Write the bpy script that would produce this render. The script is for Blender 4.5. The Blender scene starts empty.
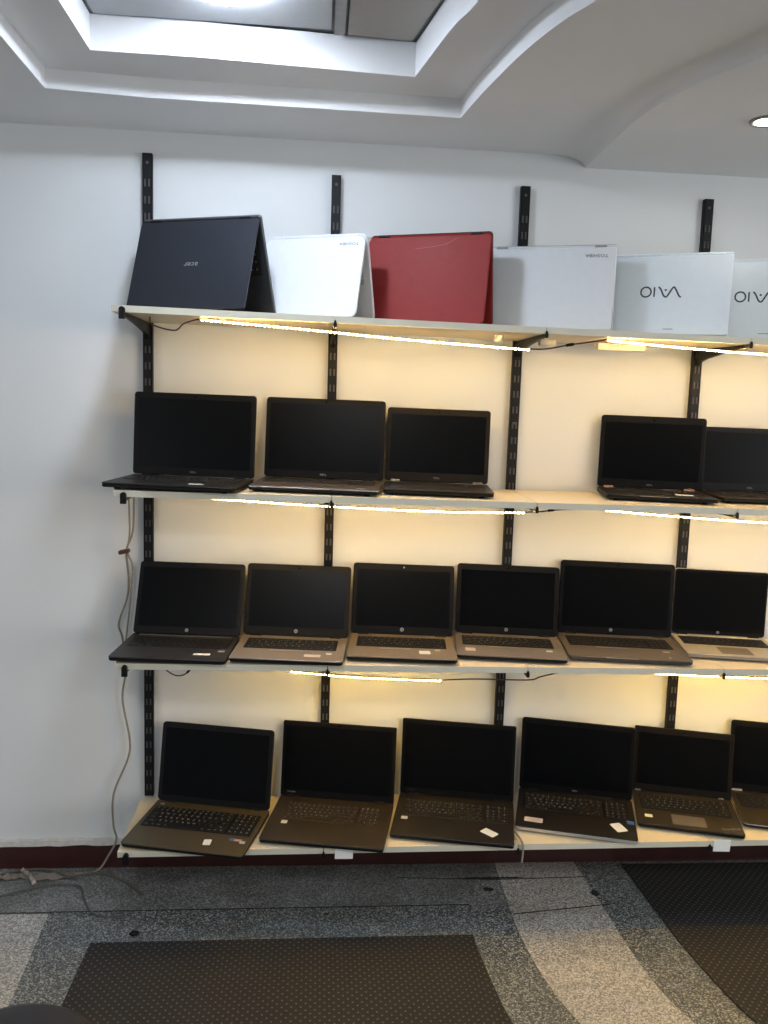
import bpy, bmesh, math, random
from math import sin, cos, pi, radians as rad
from mathutils import Matrix, Vector
from mathutils.geometry import tessellate_polygon
random.seed(7)
SC = bpy.context.scene
COL = SC.collection

# ------------------------------------------------------------------ materials
def lin(c):
    r = []
    for v in c[:3]:
        v /= 255.0
        r.append(v/12.92 if v <= .04045 else ((v+.055)/1.055)**2.4)
    return (*r, 1.0)
_mats = {}
def mat(name, rgb, rough=.5, metal=0.0, spec=.5, var=.06, scale=40, bump=0.0, coat=0.0):
    if name in _mats: return _mats[name]
    m = bpy.data.materials.new(name); m.use_nodes = True
    nt = m.node_tree; b = nt.nodes['Principled BSDF']
    b.inputs['Roughness'].default_value = rough
    b.inputs['Metallic'].default_value = metal
    b.inputs['Specular IOR Level'].default_value = spec
    b.inputs['Coat Weight'].default_value = coat
    tc = nt.nodes.new('ShaderNodeTexCoord')
    nz = nt.nodes.new('ShaderNodeTexNoise'); nz.inputs['Scale'].default_value = scale; nz.inputs['Detail'].default_value = 4
    nt.links.new(tc.outputs['Object'], nz.inputs['Vector'])
    cr = nt.nodes.new('ShaderNodeValToRGB')
    c = lin(rgb)
    cr.color_ramp.elements[0].position = .3; cr.color_ramp.elements[1].position = .7
    cr.color_ramp.elements[0].color = tuple(x*(1-var) for x in c[:3]) + (1,)
    cr.color_ramp.elements[1].color = tuple(min(1, x*(1+var)) for x in c[:3]) + (1,)
    nt.links.new(nz.outputs['Fac'], cr.inputs['Fac'])
    nt.links.new(cr.outputs['Color'], b.inputs['Base Color'])
    if bump:
        bp = nt.nodes.new('ShaderNodeBump'); bp.inputs['Strength'].default_value = bump; bp.inputs['Distance'].default_value = .002
        nt.links.new(nz.outputs['Fac'], bp.inputs['Height']); nt.links.new(bp.outputs['Normal'], b.inputs['Normal'])
    _mats[name] = m
    return m
def emis(name, rgb, strength):
    m = bpy.data.materials.new(name); m.use_nodes = True
    b = m.node_tree.nodes['Principled BSDF']
    b.inputs['Base Color'].default_value = lin(rgb)
    b.inputs['Emission Color'].default_value = lin(rgb)
    b.inputs['Emission Strength'].default_value = strength
    return m
def terrazzo(name, dark, mid, light, scale=170, dirt=.0):
    m = bpy.data.materials.new(name); m.use_nodes = True
    nt = m.node_tree; b = nt.nodes['Principled BSDF']; b.inputs['Roughness'].default_value = .42
    tc = nt.nodes.new('ShaderNodeTexCoord')
    v = nt.nodes.new('ShaderNodeTexVoronoi'); v.inputs['Scale'].default_value = scale
    nt.links.new(tc.outputs['Object'], v.inputs['Vector'])
    sp = nt.nodes.new('ShaderNodeSeparateColor'); nt.links.new(v.outputs['Color'], sp.inputs['Color'])
    cr = nt.nodes.new('ShaderNodeValToRGB'); e = cr.color_ramp
    e.interpolation = 'CONSTANT'
    e.elements[0].position = 0; e.elements[0].color = lin(dark)
    e.elements[1].position = .78; e.elements[1].color = lin(light)
    n = e.elements.new(.34); n.color = lin(mid)
    nt.links.new(sp.outputs['Red'], cr.inputs['Fac'])
    nz = nt.nodes.new('ShaderNodeTexNoise'); nz.inputs['Scale'].default_value = 5; nz.inputs['Detail'].default_value = 6
    nt.links.new(tc.outputs['Object'], nz.inputs['Vector'])
    r2 = nt.nodes.new('ShaderNodeValToRGB'); r2.color_ramp.elements[0].position = .38; r2.color_ramp.elements[1].position = .62
    k = 1-dirt; r2.color_ramp.elements[0].color = (k, k, k*.97, 1); r2.color_ramp.elements[1].color = (1, 1, 1, 1)
    nt.links.new(nz.outputs['Fac'], r2.inputs['Fac'])
    mx = nt.nodes.new('ShaderNodeMix'); mx.data_type = 'RGBA'; mx.blend_type = 'MULTIPLY'; mx.inputs['Factor'].default_value = 1
    nt.links.new(cr.outputs['Color'], mx.inputs['A']); nt.links.new(r2.outputs['Color'], mx.inputs['B'])
    nt.links.new(mx.outputs['Result'], b.inputs['Base Color'])
    return m

# ------------------------------------------------------------------ mesh helpers
def link(name, me, parent=None):
    o = bpy.data.objects.new(name, me); COL.objects.link(o)
    if parent is not None: o.parent = parent
    return o
def obj(name, bm, mats, parent=None, M=None, smooth=False):
    if M is not None: bm.transform(M)
    bmesh.ops.recalc_face_normals(bm, faces=bm.faces[:])
    me = bpy.data.meshes.new(name); bm.to_mesh(me); bm.free()
    for m in (mats if isinstance(mats, (list, tuple)) else [mats]): me.materials.append(m)
    if smooth:
        for p in me.polygons: p.use_smooth = True
    return link(name, me, parent)
def tag(o, label, cat, group=None, kind=None):
    o['label'] = label; o['category'] = cat
    if group: o['group'] = group
    if kind: o['kind'] = kind
    return o
def empty(name, loc, rz=0.0):
    o = bpy.data.objects.new(name, None); COL.objects.link(o)
    o.location = loc; o.rotation_euler = (0, 0, rz); o.empty_display_size = .05
    return o
def struct(o):
    o['kind'] = 'structure'; return o
def box(bm, x0, x1, y0, y1, z0, z1, mi=0):
    v = [bm.verts.new(p) for p in ((x0,y0,z0),(x1,y0,z0),(x1,y1,z0),(x0,y1,z0),(x0,y0,z1),(x1,y0,z1),(x1,y1,z1),(x0,y1,z1))]
    for f in ((0,3,2,1),(4,5,6,7),(0,1,5,4),(1,2,6,5),(2,3,7,6),(3,0,4,7)):
        bm.faces.new([v[i] for i in f]).material_index = mi
    return v
def rring(bm, x0, x1, y0, y1, z, r, n=5):
    out = []
    for cx, cy, a0 in ((x1-r, y1-r, 0), (x0+r, y1-r, pi/2), (x0+r, y0+r, pi), (x1-r, y0+r, 3*pi/2)):
        for k in range(n+1):
            a = a0 + k*pi/2/n
            out.append(bm.verts.new((cx+r*cos(a), cy+r*sin(a), z)))
    return out
def loft(bm, rings, mi=0, caps=True):
    for A, B in zip(rings, rings[1:]):
        n = len(A)
        for i in range(n):
            bm.faces.new((A[i], A[(i+1) % n], B[(i+1) % n], B[i])).material_index = mi
    if caps:
        bm.faces.new(list(reversed(rings[0]))).material_index = mi
        bm.faces.new(rings[-1]).material_index = mi
def rslab(bm, x0, x1, y0, y1, z0, z1, r=.008, bev=.0012, mi=0, n=5):
    b = bev; ri = max(r-b, .0004)
    loft(bm, [rring(bm, x0+b, x1-b, y0+b, y1-b, z0, ri, n), rring(bm, x0, x1, y0, y1, z0+b, r, n),
              rring(bm, x0, x1, y0, y1, z1-b, r, n), rring(bm, x0+b, x1-b, y0+b, y1-b, z1, ri, n)], mi)
def catmull(P, sub=8):
    P = [Vector(p) for p in P]; out = []
    for i in range(len(P)-1):
        a = P[i-1] if i else P[0]; b = P[i]; c = P[i+1]; d = P[i+2] if i+2 < len(P) else P[-1]
        for k in range(sub):
            t = k/sub
            out.append(.5*((2*b)+(c-a)*t+(2*a-5*b+4*c-d)*t*t+(3*b-a-3*c+d)*t**3))
    out.append(P[-1]); return out
def tube(bm, pts, r, n=8, mi=0):
    rings = []; prev = None
    for i, p in enumerate(pts):
        d = (pts[min(i+1, len(pts)-1)]-pts[max(i-1, 0)]).normalized()
        u = prev if prev is not None else (Vector((0, 0, 1)) if abs(d.z) < .9 else Vector((1, 0, 0)))
        u = (u-d*u.dot(d)).normalized(); w = d.cross(u); prev = u
        rings.append([bm.verts.new(p+r*(cos(2*pi*k/n)*u+sin(2*pi*k/n)*w)) for k in range(n)])
    loft(bm, rings, mi)
def cyl(bm, c, r, h, n=20, mi=0, bev=0):
    rg = [(r-bev, 0), (r, bev), (r, h-bev), (r-bev, h)] if bev else [(r, 0), (r, h)]
    loft(bm, [[bm.verts.new((c[0]+q*cos(2*pi*k/n), c[1]+q*sin(2*pi*k/n), c[2]+z)) for k in range(n)] for q, z in rg], mi)
def poly(bm, loops, z, mi=0):
    L = [[Vector((x, y, 0)) for x, y in l] for l in loops]
    vs = [bm.verts.new((x, y, z)) for l in loops for x, y in l]
    for t in tessellate_polygon(L):
        try: bm.faces.new([vs[i] for i in t]).material_index = mi
        except ValueError: pass
def extrude_poly(bm, pts, z0, z1, mi=0):
    n = len(pts)
    poly(bm, [pts], z0, mi); poly(bm, [pts], z1, mi)
    a = [bm.verts.new((x, y, z0)) for x, y in pts]; b = [bm.verts.new((x, y, z1)) for x, y in pts]
    for i in range(n): bm.faces.new((a[i], a[(i+1) % n], b[(i+1) % n], b[i])).material_index = mi
    bmesh.ops.remove_doubles(bm, verts=bm.verts[:], dist=1e-6)

_glyph = {}
def glyph(s):
    """triangles of a string in the built-in font, centred on 0, cap height 1"""
    if s in _glyph: return _glyph[s]
    cu = bpy.data.curves.new('lettering', 'FONT'); cu.body = s; cu.size = 1; cu.align_x = 'CENTER'; cu.resolution_u = 2
    o = bpy.data.objects.new('lettering', cu); COL.objects.link(o)
    dg = bpy.context.evaluated_depsgraph_get(); me = o.evaluated_get(dg).to_mesh()
    vs = [v.co.copy() for v in me.vertices]; fs = [tuple(p.vertices) for p in me.polygons]
    o.evaluated_get(dg).to_mesh_clear(); bpy.data.objects.remove(o); bpy.data.curves.remove(cu)
    ys = [v.y for v in vs] or [0]; h = max(max(ys)-min(ys), .01); y0 = (max(ys)+min(ys))/2
    vs = [Vector((v.x/.7, (v.y-y0)/.7, 0)) for v in vs]
    _glyph[s] = (vs, fs); return _glyph[s]
def text(bm, s, M, size, mi=0, sx=1.0):
    vs, fs = glyph(s)
    nv = [bm.verts.new(M @ Vector((v.x*size*sx, v.y*size, 0))) for v in vs]
    for f in fs:
        try: bm.faces.new([nv[i] for i in f]).material_index = mi
        except ValueError: pass

# ------------------------------------------------------------------ shared materials
WALL = mat('wall_paint', (222, 225, 226), .75, var=.012, scale=3, bump=.05)
CEIL = mat('ceiling_paint', (232, 233, 234), .8, var=.012, scale=3)
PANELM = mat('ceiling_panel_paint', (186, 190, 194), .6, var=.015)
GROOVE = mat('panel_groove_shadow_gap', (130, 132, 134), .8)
BASEB = mat('maroon_skirting', (58, 30, 28), .35, var=.2, scale=14)
PLAST = mat('chipped_plaster', (196, 194, 190), .9, var=.1, scale=60, bump=.4)
BOARD = mat('cream_laminate', (232, 216, 184), .45, var=.025, scale=6)
EDGE = mat('grey_edge_band', (206, 202, 184), .45, var=.03, scale=20)
POST = mat('black_powder_coat', (20, 21, 25), .5, spec=.25, var=.1)
SLOT = mat('slot_glow_and_screw_grey', (84, 84, 86), .5, .0)  # slot grey imitates bright wall and reflections in the slots; screws share it
BLK = mat('black_plastic', (14, 14, 15), .5, spec=.25, var=.1)
CHIN = mat('black_bezel', (12, 12, 14), .45, spec=.2, var=.1)
SCR_M = mat('matte_dark_screen', (9, 11, 15), .30, spec=.12, var=.03)
SCR_G = mat('glossy_dark_screen', (8, 9, 12), .06, spec=.3, var=.03)
KEYM = mat('black_keycaps', (17, 17, 18), .5, var=.1)
LEG = mat('key_legends', (215, 215, 210), .6)
LEGD = mat('dim_key_legends', (120, 116, 108), .6)
WHITE = mat('white_paper', (236, 236, 232), .7, var=.03)
SILV = mat('silver_trim', (190, 190, 190), .3, .6)
GREYMARK = mat('grey_marking', (150, 152, 155), .45)
DARKMARK = mat('dark_grey_marking', (54, 58, 64), .35)
RUB = mat('rubber_foot', (12, 12, 12), .9)
COPPER = mat('brown_wire', (74, 46, 36), .6)
CABLE = mat('grey_beige_cable', (142, 134, 120), .55)

# ------------------------------------------------------------------ setting
YW = 2.72
bm = bmesh.new(); box(bm, -2.6, 3.4, YW, YW+.12, 0, 2.9); struct(obj('wall_back', bm, WALL))
# ceiling levels: main soffit, first recess, second recess with panels, and a slightly lower curved part at right
Z0, Z1, Z2, ZD = 2.399, 2.450, 2.535, 2.364
def curve2(pts, sub=6): return [(p.x, p.y) for p in catmull([(x, y, 0) for x, y in pts], sub)]
r1R = curve2([(.376,2.431),(.394,2.269),(.413,2.133),(.432,2.013),(.455,1.90),(.485,1.793),(.521,1.704),(.60,1.51),(.66,1.25),(.64,.8),(.55,.3)])
rec1 = [(-.740,2.397)] + [(-.473,2.421),(-.07,2.424)] + r1R + [(-.70,.3)]
r2R = curve2([(.230,2.296),(.252,2.162),(.271,2.043),(.287,1.962),(.314,1.853),(.36,1.5),(.36,1.0),(.28,.55)])
rec2 = [(-.586,2.258),(-.317,2.258)] + r2R + [(-.56,.55)]
din = curve2([(.713,2.72),(.722,2.56),(.745,2.28),(.80,2.02),(.895,1.755),(1.05,1.3),(1.3,.8),(1.7,.3)])
dout = curve2([(.827,2.72),(.822,2.56),(.815,2.23),(.857,1.976),(.926,1.806),(1.08,1.33),(1.33,.82),(1.73,.3)])
bm = bmesh.new()
outer = [(-2.6,-.9),(2.6,-.9)] + [(1.75,.1)] + din[::-1] + [(-2.6,2.72)]
poly(bm, [outer, rec1], Z0)
poly(bm, [rec1, rec2], Z1)
def wallstrip(bm, loop, za, zb):
    n = len(loop)
    a = [bm.verts.new((x, y, za)) for x, y in loop]; b = [bm.verts.new((x, y, zb)) for x, y in loop]
    for i in range(n): bm.faces.new((a[i], a[(i+1) % n], b[(i+1) % n], b[i]))
wallstrip(bm, rec1, Z0, Z1); wallstrip(bm, rec2, Z1, Z2)
cove = []
for k in range(11):                       # concave cove between the two levels, ending in a crisp arris
    t = k/10*pi/2
    cove.append([bm.verts.new((p[0]+(q[0]-p[0])*sin(t), p[1]+(q[1]-p[1])*sin(t), ZD+(Z0-ZD)*cos(t))) for p, q in zip(din, dout)])
for a, b in zip(cove, cove[1:]):
    for i in range(len(a)-1): bm.faces.new((a[i], a[i+1], b[i+1], b[i])).smooth = True
poly(bm, [dout + [(1.75,-.9),(3.4,-.9),(3.4,2.72)]], ZD)
box(bm, -2.6, 3.4, -.9, 2.72, 2.62, 2.7)
ceil = struct(obj('ceiling', bm, CEIL))
# recessed flat panels and the light strip between them
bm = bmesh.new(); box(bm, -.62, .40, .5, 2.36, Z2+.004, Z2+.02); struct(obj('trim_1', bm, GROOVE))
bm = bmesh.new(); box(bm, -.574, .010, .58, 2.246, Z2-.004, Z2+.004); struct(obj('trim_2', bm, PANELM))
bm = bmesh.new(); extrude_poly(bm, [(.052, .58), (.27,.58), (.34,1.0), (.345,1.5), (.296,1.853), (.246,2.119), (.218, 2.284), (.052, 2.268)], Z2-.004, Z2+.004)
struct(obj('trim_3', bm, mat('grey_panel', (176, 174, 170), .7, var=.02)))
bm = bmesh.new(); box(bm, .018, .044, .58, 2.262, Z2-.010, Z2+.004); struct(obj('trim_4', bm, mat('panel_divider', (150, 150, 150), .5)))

# floor with terrazzo inlays
T_MID = terrazzo('terrazzo_grey', (88,90,90), (116,118,118), (150,152,150), 260, .28)
T_LIGHT = terrazzo('terrazzo_pale', (128,126,122), (168,165,159), (198,195,189), 260, .12)
T_DARK = terrazzo('terrazzo_dark', (60,65,67), (98,103,105), (158,161,157), 270, .15)
bm = bmesh.new(); box(bm, -2.6, 3.4, -2.2, YW, -.1, 0)
ca = curve2([(.655,2.72),(.650,2.46),(.651,2.309),(.675,2.109),(.723,1.941),(.83,1.7),(1.05,1.4),(1.4,1.1)])
cb = curve2([(.942,2.72),(.959,2.426),(.968,2.229),(.990,2.059),(1.032,1.929),(1.13,1.72),(1.33,1.47),(1.62,1.24)])
cc = curve2([(1.105,2.72),(1.119,2.449),(1.131,2.248),(1.162,2.053),(1.195,1.923),(1.28,1.75),(1.45,1.54),(1.72,1.34)])
cd = curve2([(.520,2.46),(.504,2.304),(.520,2.10),(.542,1.947),(.60,1.76),(.75,1.5),(.95,1.25)])
def sheet(pts, z, mi): poly(bm, [pts], z, mi)
h = .0006
sheet([(-2.6,2.452),(-.800,2.452),(-.778,2.04),(-.75,1.2),(-2.6,1.2)], h, 1)              # pale tile at left
sheet([(-.798,2.46),(.53,2.465)] + cd[3:] + [(.95,1.2),(-.75,1.2),(-.776,2.04)], h, 2)    # dark speckled field
sheet(ca + [(1.45,1.1)] + cb[::-1], 2*h, 1)                                                # pale curved band
sheet(cd[2:] + ca[::-1][:-6], 3*h, 2)                                                      # dark curved band, inner
sheet(cb + cc[::-1], 3*h, 2)                                                               # dark curved band, outer
# dark joint lines in the terrazzo
for xa, ya, xb, yb in ((-1.6,2.456,-.80,2.456),(-.80,2.458,.52,2.463),(.30,2.62,.655,2.600),(.655,2.41,1.0,2.455),(.655,2.602,.95,2.61)):
    d = Vector((xb-xa, yb-ya, 0)).normalized()*.0022; nx, ny = -d.y, d.x
    sheet([(xa-nx,ya-ny),(xb-nx,yb-ny),(xb+nx,yb+ny),(xa+nx,ya+ny)], 4.5*h, 3)
floor = struct(obj('floor', bm, [T_MID, T_LIGHT, T_DARK, mat('floor_joint', (44,44,44), .8)]))

# skirting and its ragged plaster line
bm = bmesh.new(); box(bm, -2.6, 3.4, YW-.014, YW, 0, .083); struct(obj('baseboard_back', bm, BASEB))
bm = bmesh.new()
top = []; bot = []
for i in range(150):
    x = -2.6+i*.04
    z0 = .083+random.uniform(-.004, .003); z1 = .094+random.uniform(0, .006)
    bot.append((bm.verts.new((x, YW-.016, z0)), bm.verts.new((x, YW, z0)))); top.append((bm.verts.new((x, YW-.012, z1)), bm.verts.new((x, YW, z1+.004))))
for i in range(149):
    for A, B in ((bot[i][0], top[i][0]), ):
        bm.faces.new((bot[i][0], bot[i+1][0], top[i+1][0], top[i][0]))
        bm.faces.new((top[i][0], top[i+1][0], top[i+1][1], top[i][1]))
        bm.faces.new((bot[i][1], bot[i+1][1], bot[i+1][0], bot[i][0]))
struct(obj('trim_5', bm, PLAST))

# ------------------------------------------------------------------ uprights, brackets, boards
ZL = [1.8454, 1.3384, .8363, .2546]; ZR = [1.8212, 1.3249, .8313, .2748]
XL, XR = -.65, 1.7
def sz(row, x): return ZL[row]+(ZR[row]-ZL[row])*(x-XL)/(XR-XL)
PX = [(-.5360, -.5425), (.0375, .0445), (.6347, .6447), (1.2330, 1.2583)]   # x at z 2.573 and z .223
PT = [2.330, 2.296, 2.294, 2.285]
YF = 2.3635          # front edge of the boards
YP = 2.700           # front face of the uprights
def px(i, z): t = (z-.223)/2.35; return PX[i][1]+(PX[i][0]-PX[i][1])*t
which = ['leftmost', 'second from left', 'third from left', 'rightmost']
for i in range(4):
    zb = .262; zt = PT[i]; w = .0145
    bm = bmesh.new()
    pitch = .05; xs = [-w, -.0085, -.0035, .0035, .0085, w]
    zs = [zb]; z = zb+.02; flags = [0]
    while z+.024 < zt-.045:
        zs += [z, z+.022]; flags += [1, 0]; z += pitch
    zs.append(zt)
    y0 = YP
    V = {}
    def vv(a, b, yo):
        k = (a, b, yo)
        if k not in V: V[k] = bm.verts.new((xs[a], yo, zs[b]))
        return V[k]
    for b in range(len(zs)-1):
        for a in range(5):
            if flags[b] and a in (1, 3):       # punched slot: recessed, lighter grey painted in for wall brightness and reflections
                q = [(a,b),(a+1,b),(a+1,b+1),(a,b+1)]
                for k in range(4):
                    m, n = q[k], q[(k+1) % 4]
                    bm.faces.new((vv(*m, y0), vv(*n, y0), vv(*n, y0+.0022), vv(*m, y0+.0022))).material_index = 1
                bm.faces.new([vv(*m, y0+.0022) for m in q]).material_index = 1
            else:
                bm.faces.new((vv(a,b,y0), vv(a+1,b,y0), vv(a+1,b+1,y0), vv(a,b+1,y0)))
    box(bm, -w, -w+.002, y0, YW, zb, zt); box(bm, w-.002, w, y0, YW, zb, zt)
    box(bm, -w, w, y0, YW, zt-.002, zt)
    root = empty('slotted_upright', (0, 0, 0))
    sh = Matrix(((1, 0, (PX[i][0]-PX[i][1])/2.35, 0), (0, 1, 0, 0), (0, 0, 1, 0), (0, 0, 0, 1)))
    root.location = (px(i, zb), YW, zb)
    M = Matrix.Translation((0, -YW, -zb)) @ sh @ Matrix.Translation((0, 0, 0))
    off = Matrix.Translation((-(PX[i][0]-PX[i][1])/2.35*zb, 0, 0))
    obj('rail', bm, [POST, SLOT], root, off @ M)
    for zz in (zt-.028, 1.55, .85):
        bm = bmesh.new(); cyl(bm, (0, 0, 0), .0045, .0022, 14, 0, .0008)
        Ms = Matrix.Translation((px(i, zz)-px(i, zb), YP-YW, zz-zb)) @ Matrix.Rotation(pi/2, 4, 'X')
        obj('screw', bm, SLOT, root, Ms)
    tag(root, ['leftmost black slotted upright on the wall, left of the black lid', 'black slotted upright above the white lid, second from the left',
               'black slotted upright between red and silver lids, third from the left', 'black slotted upright behind the silver lids, rightmost of the four'][i],
        'shelf upright', 'slotted uprights on the wall')

rown = ['top shelf', 'second shelf from the top', 'third shelf from the top', 'bottom shelf']
BT = .018
for r in range(4):
    xs = [-.566, px(1, ZL[r])+.000, px(2, ZL[r])+.000, px(3, ZL[r])+.000, 1.92]
    for k in range(4):
        x0, x1 = xs[k]+.0012, xs[k+1]-.0012
        if k == 0: x0 = xs[0]
        bm = bmesh.new()
        v = box(bm, x0, x1, YF+.002, YP-.0005, -BT, 0)
        for f in bm.faces[:]: f.material_index = 0
        box(bm, x0, x1, YF, YF+.002, -BT, 0, 1)
        if k == 0: box(bm, x0-.002, x0, YF, YP-.0005, -BT, 0, 1)
        for q in bm.verts: q.co.z += sz(r, q.co.x)
        root = empty('shelf_board', (0, 0, 0))
        xm = (x0+x1)/2; root.location = (xm, (YF+YP)/2, sz(r, xm)-BT)
        bm2 = bmesh.new()
        # split: panel and front edge band are separate parts
        ef = [f for f in bm.faces if f.material_index == 1]; pf = [f for f in bm.faces if f.material_index == 0]
        me_src = bm.copy()
        bmesh.ops.delete(bm, geom=[f for f in bm.faces if f.material_index == 1], context='FACES')
        bmesh.ops.delete(me_src, geom=[f for f in me_src.faces if f.material_index == 0], context='FACES')
        for f in me_src.faces: f.material_index = 0
        Mi = Matrix.Translation(-root.location)
        obj('panel', bm, BOARD, root, Mi); obj('edge_band', me_src, EDGE, root, Mi); bm2.free()
        pos = ['left end board', 'board second from the left', 'board third from the left', 'right end board'][k]
        tag(root, 'cream laminate %s of the %s' % (pos, rown[r]), 'shelf board', 'cream boards of the wall shelves')

def bracket(i, r):
    xm = px(i, ZL[r]); zt = sz(r, xm)-BT-.0005
    big = (i == 0)
    root = empty('shelf_bracket', (xm, YP, zt-.05))
    bm = bmesh.new()
    prof = [(YP-.0005, zt), (YP-.0005, zt-.050), (YP-.028, zt-.038), (YP-.07, zt-.030), (YP-.16, zt-.020), (YF+.075, zt-.0112), (YF-.0035, zt-.010), (YF-.0035, zt)]
    if big:      # the end bracket sits just inside the board's left end
        hw = .006
    else: hw = .005
    a = [bm.verts.new((-hw, y-YP, z-zt+.05)) for y, z in prof]; b = [bm.verts.new((hw, y-YP, z-zt+.05)) for y, z in prof]
    bm.faces.new(a); bm.faces.new(list(reversed(b)))
    for k in range(len(prof)): bm.faces.new((a[k], a[(k+1) % len(prof)], b[(k+1) % len(prof)], b[k]))
    obj('arm', bm, POST, root)
    bm = bmesh.new()
    if big:
        pts = [(-.008, -.018), (.008, -.018), (.008, .008), (.0055, .013), (0, .0155), (-.0055, .013), (-.008, .008)]
    else:
        pts = [(-.0035, -.012), (.0035, -.012), (.0035, .004), (.0018, .0075), (-.0018, .0075), (-.0035, .004)]
    ya = YF-.011-YP if big else YF-.005-YP; yb = YF-.0005-YP
    a = [bm.verts.new((x, ya, z+.05)) for x, z in pts]; b = [bm.verts.new((x, yb, z+.05)) for x, z in pts]
    bm.faces.new(a); bm.faces.new(list(reversed(b)))
    for k in range(len(pts)): bm.faces.new((a[k], a[(k+1) % len(pts)], b[(k+1) % len(pts)], b[k]))
    obj('end_cap', bm, BLK, root)
    pos = ['leftmost', 'second', 'third', 'rightmost'][i]
    tag(root, 'black bracket on the %s upright carrying the %s' % (pos, rown[r]), 'shelf bracket', 'black brackets under the boards')
for r in range(4):
    for i in range(4): bracket(i, r)

# ------------------------------------------------------------------ laptops
ROWS = [("esc", "F1", "F2", "F3", "F4", "F5", "F6", "F7", "F8", "F9", "F10", "F11", "F12", "del"),
        list("`1234567890-=") + ["bk"], ["tab"] + list("QWERTYUIOP[]"), ["caps"] + list("ASDFGHJKL;'") + ["ent"],
        ["shift"] + list("ZXCVBNM,./") + ["shift"], ["ctrl", "fn", "win", "alt", "", "alt", "ctrl", "<", ">"]]
WID = [[1]*13+[1.5], [1]*13+[1.5], [1.4]+[1]*12, [1.7]+[1]*11+[1.8], [2.2]+[1]*10+[2.3], [1.2, 1, 1, 1.1, 5, 1.1, 1.1, 1, 1]]
def keyboard_bm(x0, x1, y0, y1, z, pad, bright):
    bm = bmesh.new()
    rslab(bm, x0-.0025, x1+.0025, y0-.0025, y1+.0025, z, z+.0005, .002, .0002, 2, 2)
    zk = z+.0019; hs = [.62, 1, 1, 1, 1, 1]; H = sum(hs); rowh = (y1-y0)/H
    mainw = (x1-x0)*(.77 if pad else 1.0); y = y1
    def key(kx0, kx1, ky0, ky1, s):
        g = .0011; kx0 += g; kx1 -= g; ky0 += g; ky1 -= g; c = .0006
        A = [bm.verts.new(p) for p in ((kx0,ky0,z+.0004),(kx1,ky0,z+.0004),(kx1,ky1,z+.0004),(kx0,ky1,z+.0004))]
        B = [bm.verts.new(p) for p in ((kx0+c,ky0+c,zk),(kx1-c,ky0+c,zk),(kx1-c,ky1-c,zk),(kx0+c,ky1-c,zk))]
        bm.faces.new(B)
        for k in range(4): bm.faces.new((A[k], A[(k+1) % 4], B[(k+1) % 4], B[k]))
        if s:
            sz_ = .0058 if len(s) == 1 else .0030
            text(bm, s, Matrix.Translation((kx0+.0062, ky1-.0062, zk+.0001)) if len(s) == 1 else Matrix.Translation(((kx0+kx1)/2, (ky0+ky1)/2, zk+.0001)), sz_*bright, 1)
    for names, ws, hh in zip(ROWS, WID, hs):
        W = sum(ws); u = mainw/W; x = x0; yh = rowh*hh
        for s, w in zip(names, ws):
            key(x, x+w*u, y-yh, y, s); x += w*u
        if pad:
            px0 = x0+(x1-x0)*.79; pu = (x1-px0)/4; row = hs.index(hh) if hh != 1 else 1
            for k in range(4): key(px0+k*pu, px0+(k+1)*pu, y-yh, y, random.choice("0123456789/*-+"))
        y -= yh
    return bm

def star_flat(bm, M, r, mi=0, n=20):
    vs = [bm.verts.new(M @ Vector((r*cos(2*pi*k/n), r*sin(2*pi*k/n), 0))) for k in range(n)]
    bm.faces.new(vs).material_index = mi
def stroke(bm, P, w, M, mi=0):
    L = []; R_ = []
    for i, p in enumerate(P):
        d = (P[min(i+1, len(P)-1)]-P[max(i-1, 0)]).normalized(); n = Vector((-d.y, d.x, 0))*w/2
        L.append(bm.verts.new(M @ (p+n))); R_.append(bm.verts.new(M @ (p-n)))
    for i in range(len(P)-1): bm.faces.new((L[i], L[i+1], R_[i+1], R_[i])).material_index = mi

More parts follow.
